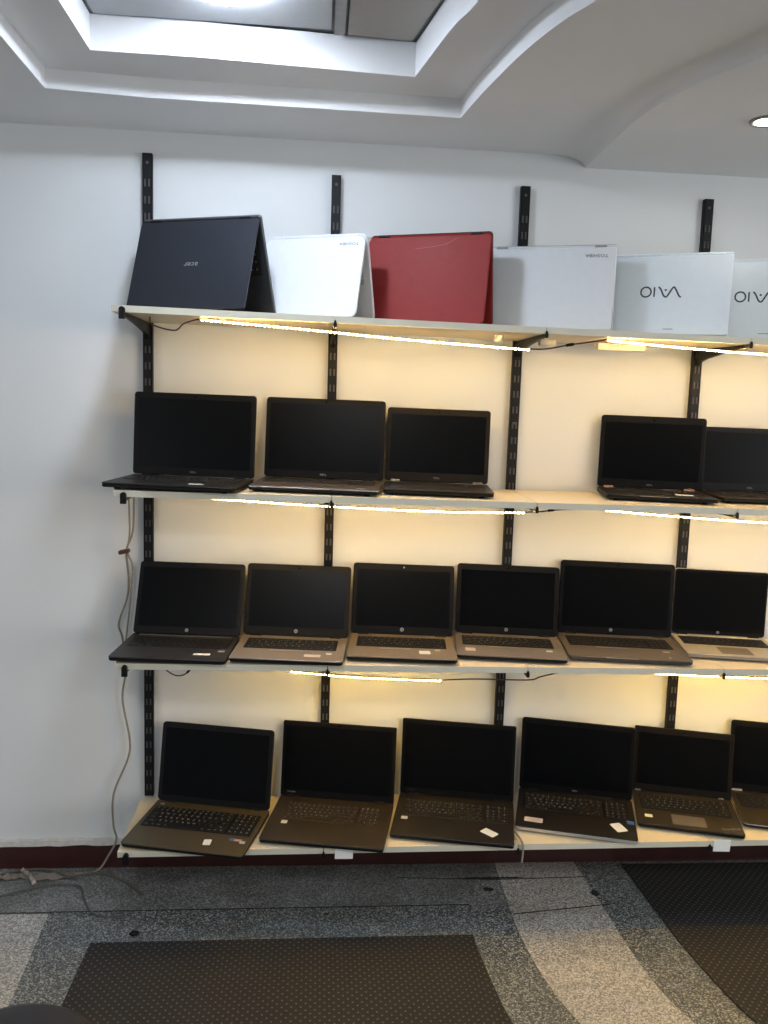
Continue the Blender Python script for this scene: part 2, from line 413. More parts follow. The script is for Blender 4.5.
T = .020
def laptop(name, root, W, Db, L, alpha, o, M0=Matrix.Identity(4)):
    """open laptop: hinge line along local x at (0, 0, T); base runs to y=-Db; alpha = opening angle.  o = look options"""
    hb = o.get('back', .012); r = o.get('r', .010); w = W/2
    deck, shell = o['deck'], o.get('shell', BLK)
    fr = o.get('front', .004)       # front edge thinner than the rear
    bm = bmesh.new(); rslab(bm, -w+.001, w-.001, -Db+.001, hb, .0035, T-.0035, r, .0025)
    for v in bm.verts:
        if v.co.z < .01: v.co.z += fr*max(0, min(1, -v.co.y/Db))*.8
    base = obj('base', bm, o.get('side', shell), root, M0)
    bm = bmesh.new(); rslab(bm, -w, w, -Db, hb-.002, T-.0036, T, r, o.get('dbev', .0012))
    dk = obj('deck', bm, o.get('deckmat') or deck, root, M0)
    if o.get('trimedge'):
        bm = bmesh.new(); rslab(bm, -w-.0004, w+.0004, -Db-.0004, hb-.003, T-.0048, T-.0016, r, .0006)
        obj('edge_trim', bm, SILV, root, M0)['label'] = 'silver edge trim'
    for sx in (-1, 1):
        for yy in (-Db+.03, hb-.03):
            bm = bmesh.new(); f = fr*max(0, -yy/Db)*.8; cyl(bm, (sx*(w-.035), yy, 0), .008, .0042+f, 14)
            obj('rubber_foot', bm, RUB, root, M0)
    # keyboard
    k = o.get('kb', (.06, .94, .44, .88)); pad = o.get('numpad', False)
    X = lambda u: -w+u*W
    Y = lambda v: -Db+v*Db
    kbm = keyboard_bm(X(k[0]), X(k[1]), Y(k[2]), Y(k[3]), T, pad, o.get('bright', 1.0))
    obj('keyboard', kbm, [o.get('key', KEYM), o.get('leg', LEG), o.get('well', BLK)], root, M0)
    t = o.get('tp', (.32, .60, .07, .37))
    if t:
        bm = bmesh.new(); rslab(bm, X(t[0]), X(t[1]), Y(t[2]), Y(t[3]), T-.0002, T+.0004, .003, .0002, 0, 3)
        tp = obj('touchpad', bm, o.get('tpm', deck), root, M0)
        if o.get('tpline'):
            bm = bmesh.new(); box(bm, X(t[0]), X(t[1]), Y(t[3])+.001, Y(t[3])+.005, T, T+.0009); obj('touchpad_button', bm, SILV, root, M0)['label'] = 'light bar above the touchpad'
    if o.get('frontline'):
        bm = bmesh.new(); box(bm, X(.30), X(.56), -Db-.0012, -Db+.0006, T-.0024, T-.0012); obj('lid_latch_strip', bm, SILV, root, M0)
    if o.get('hingebar'):
        bm = bmesh.new(); rslab(bm, X(.07), X(.93), -.013, -.005, T-.0002, T+.0016, .002, .0004); obj('speaker_bar', bm, o['hingebar'], root, M0)
    # stickers on the deck
    for st in o.get('stickers', ()):
        u, v, sw, sh_, ang, m, lab = st; sw *= 1.22; sh_ *= 1.22
        bm = bmesh.new(); rslab(bm, -sw/2, sw/2, -sh_/2, sh_/2, 0, .0003, min(sw, sh_)*.12, .00008, 0, 3)
        s = obj('sticker', bm, m, root, M0 @ Matrix.Translation((X(u), Y(v), T+.0002)) @ Matrix.Rotation(rad(ang), 4, 'Z'))
        s['label'] = lab
    if o.get('decktext'):
        s, u, v, size, ang, m = o['decktext']
        bm = bmesh.new(); text(bm, s, Matrix.Translation((X(u), Y(v), T+.0004)) @ Matrix.Rotation(rad(ang), 4, 'Z'), size)
        obj('deck_logo', bm, m, root, M0)
    # lid
    ca_, sa_ = cos(alpha), sin(alpha)
    LM = M0 @ Matrix(((1, 0, 0, 0), (0, -ca_, -sa_, 0), (0, sa_, -ca_, T), (0, 0, 0, 1)))
    lt = .0075
    bm = bmesh.new()
    lr = o.get('lr', .010)
    rslab(bm, -w, w, .002, L, -lt, 0, lr, .0016)
    lid = obj('lid', bm, o.get('lidm', BLK), root, LM)
    bz = o.get('bez', (.013, .018, .026))
    bm = bmesh.new(); rslab(bm, -w+.0018, w-.0018, .0036, L-.0018, -.0003, .0007, lr, .0003); obj('bezel', bm, o.get('bezm', CHIN), lid, LM)
    bm = bmesh.new(); rslab(bm, -w+bz[0], w-bz[0], bz[2], L-bz[1], .0004, .0010, .0012, .0002, 0, 2); obj('screen', bm, o.get('scr', SCR_M), lid, LM)
    bm = bmesh.new(); cyl(bm, (o.get('camx', 0), L-bz[1]/2-.001, .0006), .0028, .0004, 14); obj('webcam', bm, o.get('camm', SCR_G), lid, LM)
    lg = o.get('logo')
    if lg:
        kind, x, s_, size, m = lg
        bm = bmesh.new(); ML = Matrix.Translation((x, s_, .0010))
        if kind == 'disc':
            star_flat(bm, ML, size, 0, 24); text(bm, 'hp', ML @ Matrix.Translation((0, 0, .0002)), size*.9, 1)
            obj('logo', bm, [m, CHIN], lid, LM)
        else:
            text(bm, kind, ML, size, 0, 1.1); obj('logo', bm, m, lid, LM)
    for hu in o.get('hinges', ((.12, .035), (.88, .035))):
        bm = bmesh.new()
        hr = o.get('hr', .0052)
        a = X(hu[0])-hu[1]/2; rings = []
        for q, xx in ((.8, a), (1, a+.0012), (1, a+hu[1]-.0012), (.8, a+hu[1])):
            rings.append([bm.verts.new((xx, .003+hr*q*cos(2*pi*kk/14), T+.0012+hr*q*sin(2*pi*kk/14))) for kk in range(14)])
        loft(bm, rings); hg = obj('hinge', bm, o.get('hm', BLK), root, M0)
    # outer face lettering: p to the right as seen from behind, q up from the hinge
    OM = LM @ Matrix(((-1, 0, 0, 0), (0, 1, 0, 0), (0, 0, -1, -lt-.0003), (0, 0, 0, 1)))
    out = o.get('outer')
    if out: out(lid, OM, W, L)
    return root

def deckm(name, rgb, rough=.42, metal=0.0): return mat(name, rgb, rough, metal, var=.05, scale=90)
D_BLACK = deckm('black_deck', (26, 26, 28)); D_GREYB = deckm('brown_grey_deck', (74, 66, 60), .4)
D_CHAR = deckm('charcoal_deck', (40, 37, 35)); D_DARK = deckm('soft_black_deck', (30, 29, 29)); D_TAUPE = deckm('taupe_silver_deck', (142, 132, 122), .4, .2)
D_TAUPE2 = deckm('grey_taupe_deck', (132, 124, 116), .4, .2); D_GUN = deckm('gunmetal_taupe_deck', (112, 104, 97), .4, .2)
D_SILV = deckm('warm_silver_deck', (190, 182, 168), .38, .2); D_OLIVE = deckm('olive_brown_deck', (74, 66, 50), .36)
D_BROWN = deckm('dark_brown_deck', (48, 42, 36), .4); D_BROWN2 = deckm('brown_black_deck', (37, 33, 30), .4); D_SMOKE = deckm('smoke_black_deck', (27, 26, 26), .4)
D_COAL = deckm('warm_coal_deck', (42, 38, 34), .45); HCOV = deckm('metal_hinge_cover', (120, 118, 114), .35, .3)
ST_BLUE = mat('blue_sticker', (70, 110, 170), .5); ST_PINK = mat('pink_white_sticker', (226, 208, 204), .6); ST_RED = mat('red_white_sticker', (200, 150, 150), .5); ST_PALE = mat('pale_sticker', (190, 186, 178), .6)
W_, P_ = 'white paper sticker', 'small pale sticker'
BR, DM = 1.0, LEGD
place = {
 'A': (1, -.383, 2.598, -8.0, .379, .251, .249, 94.5), 'B': (1, .018, 2.650, -6.7, .379, .257, .249, 97.0),
 'C': (1, .380, 2.636, -6.1, .329, .220, .231, 96.4), 'D': (1, 1.089, 2.650, -11.0, .334, .212, .232, 92.6),
 'E': (1, 1.436, 2.655, -4.0, .334, .190, .206, 94.0),
 'F': (2, -.401, 2.584, -5.0, .337, .237, .228, 113.), 'G': (2, -.058, 2.582, -5.7, .333, .233, .224, 107.5), 'H': (2, .285, 2.615, -5.4, .331, .236, .225, 103.9),
 'I': (2, .633, 2.631, -7.7, .336, .233, .225, 100.7), 'J': (2, 1.005, 2.645, -7.8, .376, .251, .241, 94.4), 'K': (2, 1.368, 2.650, -9.9, .308, .220, .221, 93.),
 'L': (3, -.317, 2.597, -13.3, .381, .271, .252, 102.), 'M': (3, .088, 2.625, -11.2, .383, .280, .247, 99.), 'N': (3, .492, 2.628, -12.4, .382, .272, .251, 97.),
 'O': (3, .906, 2.640, -16.4, .377, .265, .251, 91.2), 'P': (3, 1.278, 2.628, -16.4, .326, .238, .219, 97.), 'Q': (3, 1.641, 2.615, -15.7, .362, .240, .240, 98.),
}
GL = 'laptops standing open on the shelves'
looks = {
 'A': (dict(deck=D_BLACK, numpad=True, logo=('DELL', 0, .014, .0055, GREYMARK), leg=DM, stickers=((.68,.20,.036,.014,0,WHITE,W_),(.14,.68,.018,.014,0,ST_PALE,P_))),
       'large black laptop, leftmost on the second shelf, overhanging its left end'),
 'B': (dict(deck=D_GREYB, numpad=True, trimedge=True, side=BLK, logo=('DELL', 0, .014, .006, SILV), leg=DM, tp=(.30,.58,.08,.36), stickers=((.86,.10,.022,.008,0,ST_PALE,P_),)),
       'laptop with silver front edge and brown-grey deck, second on the second shelf'),
 'C': (dict(deck=D_CHAR, bezm=mat('brown_black_bezel', (26,23,20), .5, spec=.2), logo=('DELL', 0, .016, .0055, GREYMARK), leg=DM, hm=HCOV, hr=.0075, hinges=((.10,.030),(.90,.030)), bez=(.013,.020,.032),
            stickers=((.10,.24,.018,.009,0,ST_BLUE,'small blue sticker'),(.26,.24,.032,.005,0,DARKMARK,'dark strip sticker'))),
       'smaller charcoal laptop with grey hinge covers, third on the second shelf'),
 'D': (dict(deck=D_DARK, frontline=True, logo=('DELL', 0, .014, .0055, GREYMARK), leg=DM, hm=mat('pinkish_hinge_cover', (150,120,108), .4, .2), hr=.0065, hinges=((.11,.034),(.88,.034)), bez=(.013,.022,.030),
            stickers=((.74,.34,.045,.028,-4,WHITE,'large white paper sticker'),(.93,.16,.016,.012,0,ST_BLUE,'small pale blue sticker'))),
       'black laptop with pinkish hinge covers right of the empty space on the second shelf'),
 'E': (dict(deck=D_DARK, logo=('DELL', 0, .014, .0055, GREYMARK), leg=DM, bez=(.012,.016,.028)),
       'black laptop half hidden behind its neighbour, rightmost on the second shelf'),
 'F': (dict(deck=deckm('graphite_deck', (44, 44, 46)), logo=('disc', 0, .016, .0055, GREYMARK), hingebar=HCOV, bright=1.0, leg=DM, kb=(.07,.95,.47,.86), tp=(.30,.58,.06,.36),
            stickers=((.77,.22,.040,.014,2,WHITE,W_),(.92,.36,.016,.010,0,ST_PALE,P_))),
       'dark grey laptop with a white sticker, leftmost on the third shelf'),
 'G': (dict(deck=D_TAUPE, side=BLK, logo=('disc', 0, .018, .0062, GREYMARK), kb=(.08,.91,.44,.87), tpline=True, tp=(.32,.62,.06,.36), bez=(.014,.020,.030), bezm=mat('brown_bezel', (20,18,16), .5, spec=.2),
            stickers=((.72,.20,.040,.018,0,ST_PINK,'pale pink paper sticker'),(.86,.30,.014,.010,0,WHITE,P_))),
       'taupe laptop with pale pink sticker, second from the left on the third shelf'),
 'H': (dict(deck=deckm('warm_taupe_deck', (136, 124, 110), .4, .2), side=BLK, logo=('disc', 0, .018, .0062, GREYMARK), kb=(.08,.91,.44,.87), tpline=True, tp=(.30,.58,.06,.36), bez=(.014,.020,.028), camm=SILV,
            stickers=((.71,.25,.028,.026,4,WHITE,'square white sticker'),(.83,.36,.014,.012,0,ST_PALE,P_))),
       'warm taupe laptop with square white sticker right of touchpad, third on the third shelf'),
 'I': (dict(deck=D_TAUPE2, side=BLK, scr=SCR_G, logo=('disc', 0, .018, .0058, GREYMARK), kb=(.07,.91,.46,.88), tpline=True, tp=(.30,.58,.06,.38), bez=(.014,.020,.026),
            stickers=((.13,.24,.026,.026,3,ST_PINK,'square pinkish white sticker'),(.86,.32,.016,.012,0,WHITE,P_))),
       'grey taupe glossy laptop with square sticker at front left, fourth on the third shelf'),
 'J': (dict(deck=D_GUN, side=mat('dark_gunmetal', (70,66,64), .4, .3), logo=('disc', -.012, .018, .0058, GREYMARK), numpad=True, kb=(.06,.92,.47,.88), tpline=True, frontline=True, tp=(.27,.53,.06,.40), leg=DM,
            stickers=((.84,.34,.018,.012,0,ST_PALE,'pale oval sticker'),(.83,.10,.006,.010,0,ST_PALE,'tiny pale mark'))),
       'large gunmetal laptop with number pad, fifth on the third shelf'),
 'K': (dict(deck=D_SILV, lidm=SILV, side=mat('silver_side', (150,144,134), .4, .3), hingebar=mat('pale_hinge_bar', (225,215,200), .35, .2), logo=('disc', 0, .014, .0050, GREYMARK), kb=(.06,.94,.50,.90), tp=(.36,.68,.07,.40), leg=DM,
            tpm=deckm('dim_silver_touchpad', (120,112,102)), bez=(.006,.010,.016), r=.008),
       'light silver laptop with grey touchpad, rightmost on the third shelf'),
 'L': (dict(deck=D_OLIVE, scr=SCR_G, logo=None, numpad=True, bright=1.25, kb=(.045,.955,.41,.86), tp=(.30,.54,.06,.34), r=.012, lr=.012, bez=(.014,.018,.022), side=BLK,
            stickers=((.665,.20,.019,.026,8,WHITE,'white paper sticker at the front'),(.842,.31,.013,.012,0,ST_BLUE,'blue sticker'),(.888,.305,.022,.010,0,ST_RED,'red and white sticker'),(.935,.27,.014,.012,0,ST_PALE,P_),(.07,.93,.012,.008,0,SILV,'power button badge'))),
       'olive brown glossy laptop with bright keys, leftmost on the bottom shelf'),
 'M': (dict(deck=D_BROWN, numpad=True, logo=('TOSHIBA', -.155, .017, .0045, GREYMARK), leg=LEG, key=mat('brown_keycaps', (46,40,35), .5), well=D_BROWN, kb=(.10,.90,.47,.87), tp=(.30,.62,.06,.36), r=.006, lr=.005, bez=(.010,.014,.024),
            stickers=((.14,.40,.016,.016,0,WHITE,'small white square sticker'),)),
       'dark brown laptop with one small white sticker, second on the bottom shelf'),
 'N': (dict(deck=D_BROWN2, numpad=True, logo=('TOSHIBA', -.155, .017, .0045, DARKMARK), leg=LEG, key=mat('dark_keycaps', (34,31,28), .5), well=D_BROWN2, kb=(.07,.95,.47,.87), tp=(.28,.60,.06,.36), r=.006, lr=.005, bez=(.010,.014,.024),
            stickers=((.09,.40,.017,.015,0,WHITE,'small white square sticker'),(.80,.23,.042,.026,-38,WHITE,'white paper sticker turned askew'))),
       'brown-black laptop with askew white sticker at right, third on the bottom shelf'),
 'O': (dict(deck=D_SMOKE, trimedge=True, numpad=True, logo=('DELL', 0, .014, .0055, GREYMARK), leg=LEG, kb=(.06,.94,.48,.90), tp=(.26,.56,.06,.38), scr=SCR_M, side=SILV,
            stickers=((.15,.20,.048,.024,-2,ST_PINK,'wide white and pink sticker'),(.855,.27,.030,.044,28,WHITE,'white paper sticker turned askew'),(.96,.42,.018,.018,0,ST_BLUE,'small pale blue sticker'))),
       'smoky black laptop with silver rim and two white stickers, fourth on the bottom shelf'),
 'P': (dict(deck=D_COAL, logo=None, leg=LEG, kb=(.07,.93,.46,.88), tp=(.34,.66,.08,.36), tpm=deckm('grey_touchpad', (104,98,92), .45), r=.006, lr=.004, bez=(.014,.020,.026), bezm=mat('coal_bezel', (20,18,17), .5, spec=.2),
            decktext=('ThinkPad', .885, .13, .0115, 18, GREYMARK), hm=HCOV, hinges=((.06,.020),(.90,.018)),
            stickers=((.12,.24,.020,.016,0,WHITE,'small white sticker'),)),
       'coal black laptop with grey touchpad, fifth on the bottom shelf'),
 'Q': (dict(deck=D_COAL, trimedge=True, logo=None, leg=DM, kb=(.06,.94,.50,.88), r=.016, hm=SILV, hr=.006, hinges=((.08,.034),(.92,.034))),
       'dark laptop with silver rim, cut by the picture edge, rightmost on the bottom shelf'),
}
for kx in place:
    row, x, y, yaw, W, Db, L, al = place[kx]; o, lab = looks[kx]
    root = empty('laptop', (x, y, sz(row, x)+.0006), rad(yaw))
    slope = (ZR[row]-ZL[row])/(XR-XL); root.rotation_euler = (0, -math.atan(slope), rad(yaw))
    laptop('laptop', root, W*1.003, Db, L+.006, rad(al), o); tag(root, lab, 'laptop', GL)

# tent-standing laptops on the top shelf: lid towards the room, hinge on top
def outer_text(s, p, q, size, m, sx=1.0):
    def f(lid, OM, W, L):
        bm = bmesh.new(); text(bm, s, Matrix.Translation((p, L*q, 0)), size, 0, sx); obj('lid_logo', bm, m, lid, OM)
    return f
def vaio(lid, OM, W, L):
    # upright reading order: wave (V and A joined), I, O
    bm = bmesh.new(); s = .0205; M = Matrix.Translation((.020, L*.46, 0))
    wave = catmull([(-3.25,1.0,0),(-2.9,.85,0),(-2.25,-.35,0),(-1.85,-.9,0),(-1.45,-.5,0),(-.75,.75,0),(-.35,.98,0),(.05,.6,0),(.55,-.45,0),(1.0,-1.0,0)], 6)
    stroke(bm, [p*s*.75 for p in wave], .0048, M)
    stroke(bm, [Vector((1.75*s*.75, -.95*s*.75, 0)), Vector((1.75*s*.75, .95*s*.75, 0))], .0046, M)
    stroke(bm, [Vector(((3.3+.95*cos(a*pi/16))*s*.75, .95*sin(a*pi/16)*s*.75, 0)) for a in range(33)], .0046, M)
    star_flat(bm, M @ Matrix.Translation((-.35*s*.75, -.35*s*.75, .0001)), .0032)
    obj('lid_logo', bm, DARKMARK, lid, OM)
    bm = bmesh.new(); box(bm, -.014, .014, L*.925, L*.925+.0026, 0, .0002); obj('lid_marking', bm, GREYMARK, lid, OM)
def redlid(lid, OM, W, L):
    bm = bmesh.new(); P = catmull([(.04,.040,0),(-.02,.034,0),(-.06,.026,0),(-.09,.008,0)], 6); stroke(bm, P, .0012, Matrix.Identity(4))
    obj('lid_scratch', bm, mat('pale_red_scratch', (176,70,70), .4), lid, OM)
ACER = mat('satin_black_lid', (34, 38, 46), .38, var=.04); WHT = mat('white_gloss_lid', (226, 230, 234), .3, var=.015); RED = mat('red_lid', (140, 44, 42), .5, spec=.2, var=.05)
PEARL = mat('pearl_white_lid', (212, 217, 222), .32, var=.015); VSIL = mat('pale_silver_lid', (214, 226, 236), .30, .2, var=.015)
W_KEY = mat('white_keycaps', (196,196,196), .5)
GT = 'laptops stood up like tents on the top shelf'
tents = [
 (-.385, 2.444, -24.4, .388, .269, 17.4, .178, dict(deck=mat('grey_palmrest', (38,40,44), .4), lidm=ACER, side=mat('grey_chassis', (88,90,94), .4, .3), numpad=True, r=.008, lr=.008, back=.009, outer=outer_text('acer', 0, .50, .0155, SILV, 1.2)),
  'black laptop stood like a tent, leftmost on the top shelf'),
 (-.0455, 2.502, -26.5, .325, .243, 14.5, .135, dict(deck=WHT, lidm=WHT, side=WHT, key=W_KEY, leg=DARKMARK, well=WHT, bezm=WHT, r=.018, lr=.020, hm=WHT, outer=outer_text('TOSHIBA', -.112, .10, .0085, DARKMARK, 1.25)),
  'glossy white laptop stood like a tent between black and red laptops'),
 (.297, 2.513, -25.5, .382, .266, 11.0, .105, dict(deck=RED, lidm=RED, side=BLK, numpad=True, tp=(.3,.55,.06,.36), r=.012, lr=.014, outer=redlid),
  'red laptop stood like a tent on the top shelf'),
 (.668, 2.500, -22.0, .384, .247, 9.5, .080, dict(deck=PEARL, lidm=PEARL, side=mat('grey_rear_edge', (150,154,158), .4), key=W_KEY, leg=DARKMARK, well=PEARL, r=.006, lr=.006, hm=GREYMARK, outer=outer_text('TOSHIBA', -.136, .11, .0095, DARKMARK, 1.2)),
  'pearl white laptop stood like a tent right of the red one'),
 (1.030, 2.460, -26.0, .334, .236, 8.0, .075, dict(deck=VSIL, lidm=VSIL, side=VSIL, key=W_KEY, leg=DARKMARK, well=VSIL, r=.005, lr=.005, hm=VSIL, outer=vaio),
  'pale silver laptop with wavy dark logo, whole in view on the top shelf'),
 (1.318, 2.446, -22.0, .335, .234, 8.0, .075, dict(deck=VSIL, lidm=VSIL, side=VSIL, key=W_KEY, leg=DARKMARK, well=VSIL, r=.005, lr=.005, hm=VSIL, outer=vaio),
  'pale silver laptop with wavy dark logo, cut off by the right picture edge'),
]
for x, y, yaw, W, L, lean, gap, o, lab in tents:
    lean = rad(lean); hz = L*cos(lean)+.0005; hy = L*sin(lean)
    b = math.atan((gap-hy)/hz); Db = hz/cos(b)-.001
    root = empty('tent_laptop', (x, y, sz(0, x)+.003), rad(yaw))
    th = pi/2+b; al = lean+b
    M0 = Matrix.Translation((0, hy, hz)) @ Matrix.Rotation(th, 4, 'X') @ Matrix.Translation((0, 0, -T))
    oo = dict(o); oo.setdefault('back', .008)
    laptop('tent_laptop', root, W, Db, L, al, oo, M0); tag(root, lab, 'laptop', GT)

# ------------------------------------------------------------------ LED strips, wires, cables
LED = emis('warm_led', (255, 209, 126), 170.0)
LEDB = mat('led_tape', (222, 206, 176), .5)
LEDY = emis('yellow_warm_led', (255, 203, 84), 250.0)
def strip(pts, label, led=LED):
    P = catmull(pts, 10); root = empty('led_strip', P[0]); off = Matrix.Translation(-P[0])
    bm = bmesh.new(); rings = []
    for p in P: rings.append([bm.verts.new(p+Vector(q)) for q in ((0,-.005,.0022),(0,.005,.0022),(0,.005,.0),(0,-.005,.0))])
    loft(bm, rings); obj('tape', bm, LEDB, root, off)
    bm = bmesh.new(); n = 0
    L = sum((P[i+1]-P[i]).length for i in range(len(P)-1)); step = .0125; acc = 0; want = step/2
    for i in range(len(P)-1):
        d = P[i+1]-P[i]; l = d.length
        while acc+l >= want:
            c = P[i]+d*((want-acc)/l); want += step
            box(bm, c.x-.0030, c.x+.0030, c.y-.0030, c.y+.0030, c.z-.0034, c.z-.0001)
        acc += l
    dd = obj('diodes', bm, led, root, off); dd['label'] = 'row of glowing warm white diodes'
    tag(root, label, 'LED strip', 'warm LED strips under the shelves'); return root
YS = 2.43
strip([(-.339,YS,1.820),(-.059,YS,1.806),(.228,YS,1.789),(.609,YS,1.772)], 'glowing warm LED strip under the left part of the top shelf')
strip([(.837,YS,1.808),(1.121,YS,1.793),(1.331,YS,1.786),(1.75,YS,1.776)], 'glowing warm LED strip under the right part of the top shelf')
strip([(-.315,YS,1.314),(.039,YS,1.299),(.365,YS,1.291),(.622,YS,1.293)], 'glowing warm LED strip under the left part of the second shelf')
strip([(.867,YS,1.306),(1.134,YS,1.290),(1.383,YS,1.279),(1.8,YS,1.270)], 'glowing warm LED strip under the right part of the second shelf')
strip([(-.069,YS,.795),(.142,YS,.778),(.388,YS,.769)], 'dotted warm LED strip under the middle of the third shelf', LEDY)
strip([(1.048,YS,.797),(1.275,YS,.788),(1.432,YS,.784),(1.8,YS,.776)], 'glowing warm LED strip under the right part of the third shelf', LEDY)
def wire(name, pts, r, m, label, cat, plug=None):
    P = catmull(pts, 8); root = empty(name, P[-1])
    off = Matrix.Translation(-P[-1])
    bm = bmesh.new(); tube(bm, P, r, 8); obj('cord', bm, m, root, off, True)
    if plug:
        i, l, pr = plug; i = int(i*(len(P)-1)); d = (P[min(i+1, len(P)-1)]-P[max(i-1, 0)]).normalized()
        bm = bmesh.new(); tube(bm, [P[i]-d*l/2, P[i]-d*l*.4, P[i]+d*l*.4, P[i]+d*l/2], pr, 8); obj('connector', bm, BLK, root, off)
    tag(root, label, cat); return root
wire('connecting_wire', [(.610,YS,1.7735),(.66,YS,1.776),(.727,YS,1.790),(.78,YS,1.799),(.835,YS,1.809)], .0022, COPPER, 'brown wire with black connector joining the top shelf strips', 'wire', (.52, .022, .0045))
wire('connecting_wire', [(.624,YS,1.2935),(.67,YS,1.296),(.713,YS,1.302),(.784,YS,1.306),(.866,YS,1.307)], .0022, COPPER, 'brown wire joining the strips under the second shelf', 'wire', (.45, .018, .004))
wire('connecting_wire', [(.395,YS,.7690),(.496,YS,.773),(.659,YS,.771),(.699,YS,.781),(.749,YS,.794),(.80,YS,.808)], .0022, COPPER, 'dark wire trailing right from the dotted strip under third shelf', 'wire', (.85, .03, .0035))
wire('connecting_wire', [(-.478,YS,1.8225),(-.470,YS,1.800),(-.410,YS,1.787),(-.385,YS,1.806),(-.353,YS,1.818),(-.341,YS,1.8195)], .002, COPPER, 'thin dark wire looping under the top shelf at its left', 'wire')
wire('connecting_wire', [(-.452,YS,.8150),(-.439,YS,.798),(-.410,YS,.779),(-.383,YS,.781),(-.362,YS,.801)], .002, COPPER, 'short brown wire end hanging under the third shelf at left', 'wire', (.93, .02, .0035))
r = wire('power_cable', [(-.575,2.66,1.318),(-.579,2.66,1.177),(-.601,2.665,1.108),(-.596,2.67,1.014),(-.603,2.672,.949),(-.630,2.675,.866),(-.622,2.69,.812),(-.615,2.695,.699),(-.626,2.698,.603),(-.604,2.698,.464),(-.611,2.698,.394),(-.658,2.697,.271),(-.660,2.695,.163),(-.650,2.694,.109),(-.677,2.690,.052),(-.711,2.68,.006),(-.78,2.665,.004)], .0034, CABLE, 'long beige power cable hanging down the wall left of the shelves', 'cable')
wire('power_cable', [(-.592,2.655,1.318),(-.588,2.655,1.176),(-.596,2.655,1.108),(-.582,2.66,1.063),(-.585,2.66,.982),(-.604,2.66,.816),(-.606,2.672,.77)], .003, CABLE, 'shorter beige cable tied to the long one between second and third shelves', 'cable')
bm = bmesh.new(); rslab(bm, -.022, .012, -.012, .012, -.006, .006, .004, .002)
o = obj('cable_tie', bm, COPPER); o.location = (-.602, 2.66, 1.108); o.rotation_euler = (0, -.25, 0); tag(o, 'brown tie binding the two beige cables together', 'cable tie')
wire('power_cable', [(.6485,2.428,.2725),(.653,2.40,.2725),(.656,2.376,.272),(.657,2.3575,.267),(.658,2.3575,.235),(.656,2.3575,.21)], .0034, CABLE, 'beige cable hanging over the front of the bottom shelf', 'cable')
wire('floor_cable', [(-1.0,2.53,.005),(-.870,2.592,.005),(-.794,2.603,.005),(-.743,2.589,.005),(-.712,2.523,.005),(-.666,2.446,.0055),(-.600,2.424,.0055),(-.555,2.432,.0055)], .0027, mat('dusty_dark_cable', (84,82,78), .8), 'dusty dark cable curving across the floor at left', 'cable')
wire('floor_cable', [(-1.03,2.66,.005),(-.941,2.69,.006),(-.851,2.675,.0125),(-.791,2.640,.012),(-.70,2.665,.006),(-.60,2.61,.005),(-.53,2.54,.005)], .0032, mat('dusty_brown_cable', (92,84,74), .85), 'dusty brown cable lying along the skirting at left', 'cable')

# paper slips and holder clips
def slip(x, z, w, h_, y, label, ang=0):
    bm = bmesh.new(); rslab(bm, -w/2, w/2, -h_/2, h_/2, 0, .0004, .001, .0001, 0, 2)
    o = obj('paper_slip', bm, WHITE); o.location = (x, y, z); o.rotation_euler = (pi/2, ang, 0); tag(o, label, 'paper slip', 'paper slips under the bottom shelf'); return o
slip(.106, .2425, .055, .034, YF-.001, 'white paper slip under the second laptop of the bottom shelf')
slip(1.297, .256, .055, .040, YF-.001, 'white paper slip under the fifth laptop of the bottom shelf', .03)
def clip(x, y, z, w, h_, d, label):
    bm = bmesh.new(); rslab(bm, -w/2, w/2, -d/2, d/2, 0, h_, .003, .0008, 0, 3); box(bm, -w/2, w/2, -d/2-.002, -d/2, h_*.2, h_)
    o = obj('strip_holder', bm, mat('white_clip', (224,220,208), .5)); o.location = (x, y, z); tag(o, label, 'holder clip', 'white clips under the top shelf')
clip(.53, 2.50, sz(0, .53)-BT-.019, .022, .0185, .02, 'small white clip under the top shelf left of the third bracket')
clip(.705, 2.60, sz(0, .705)-BT-.017, .05, .0165, .03, 'small white clip under the top shelf right of the third bracket')
clip(.93, 2.575, sz(0, .93)-BT-.0235, .15, .0215, .03, 'long white clip behind the right strip under the top shelf')

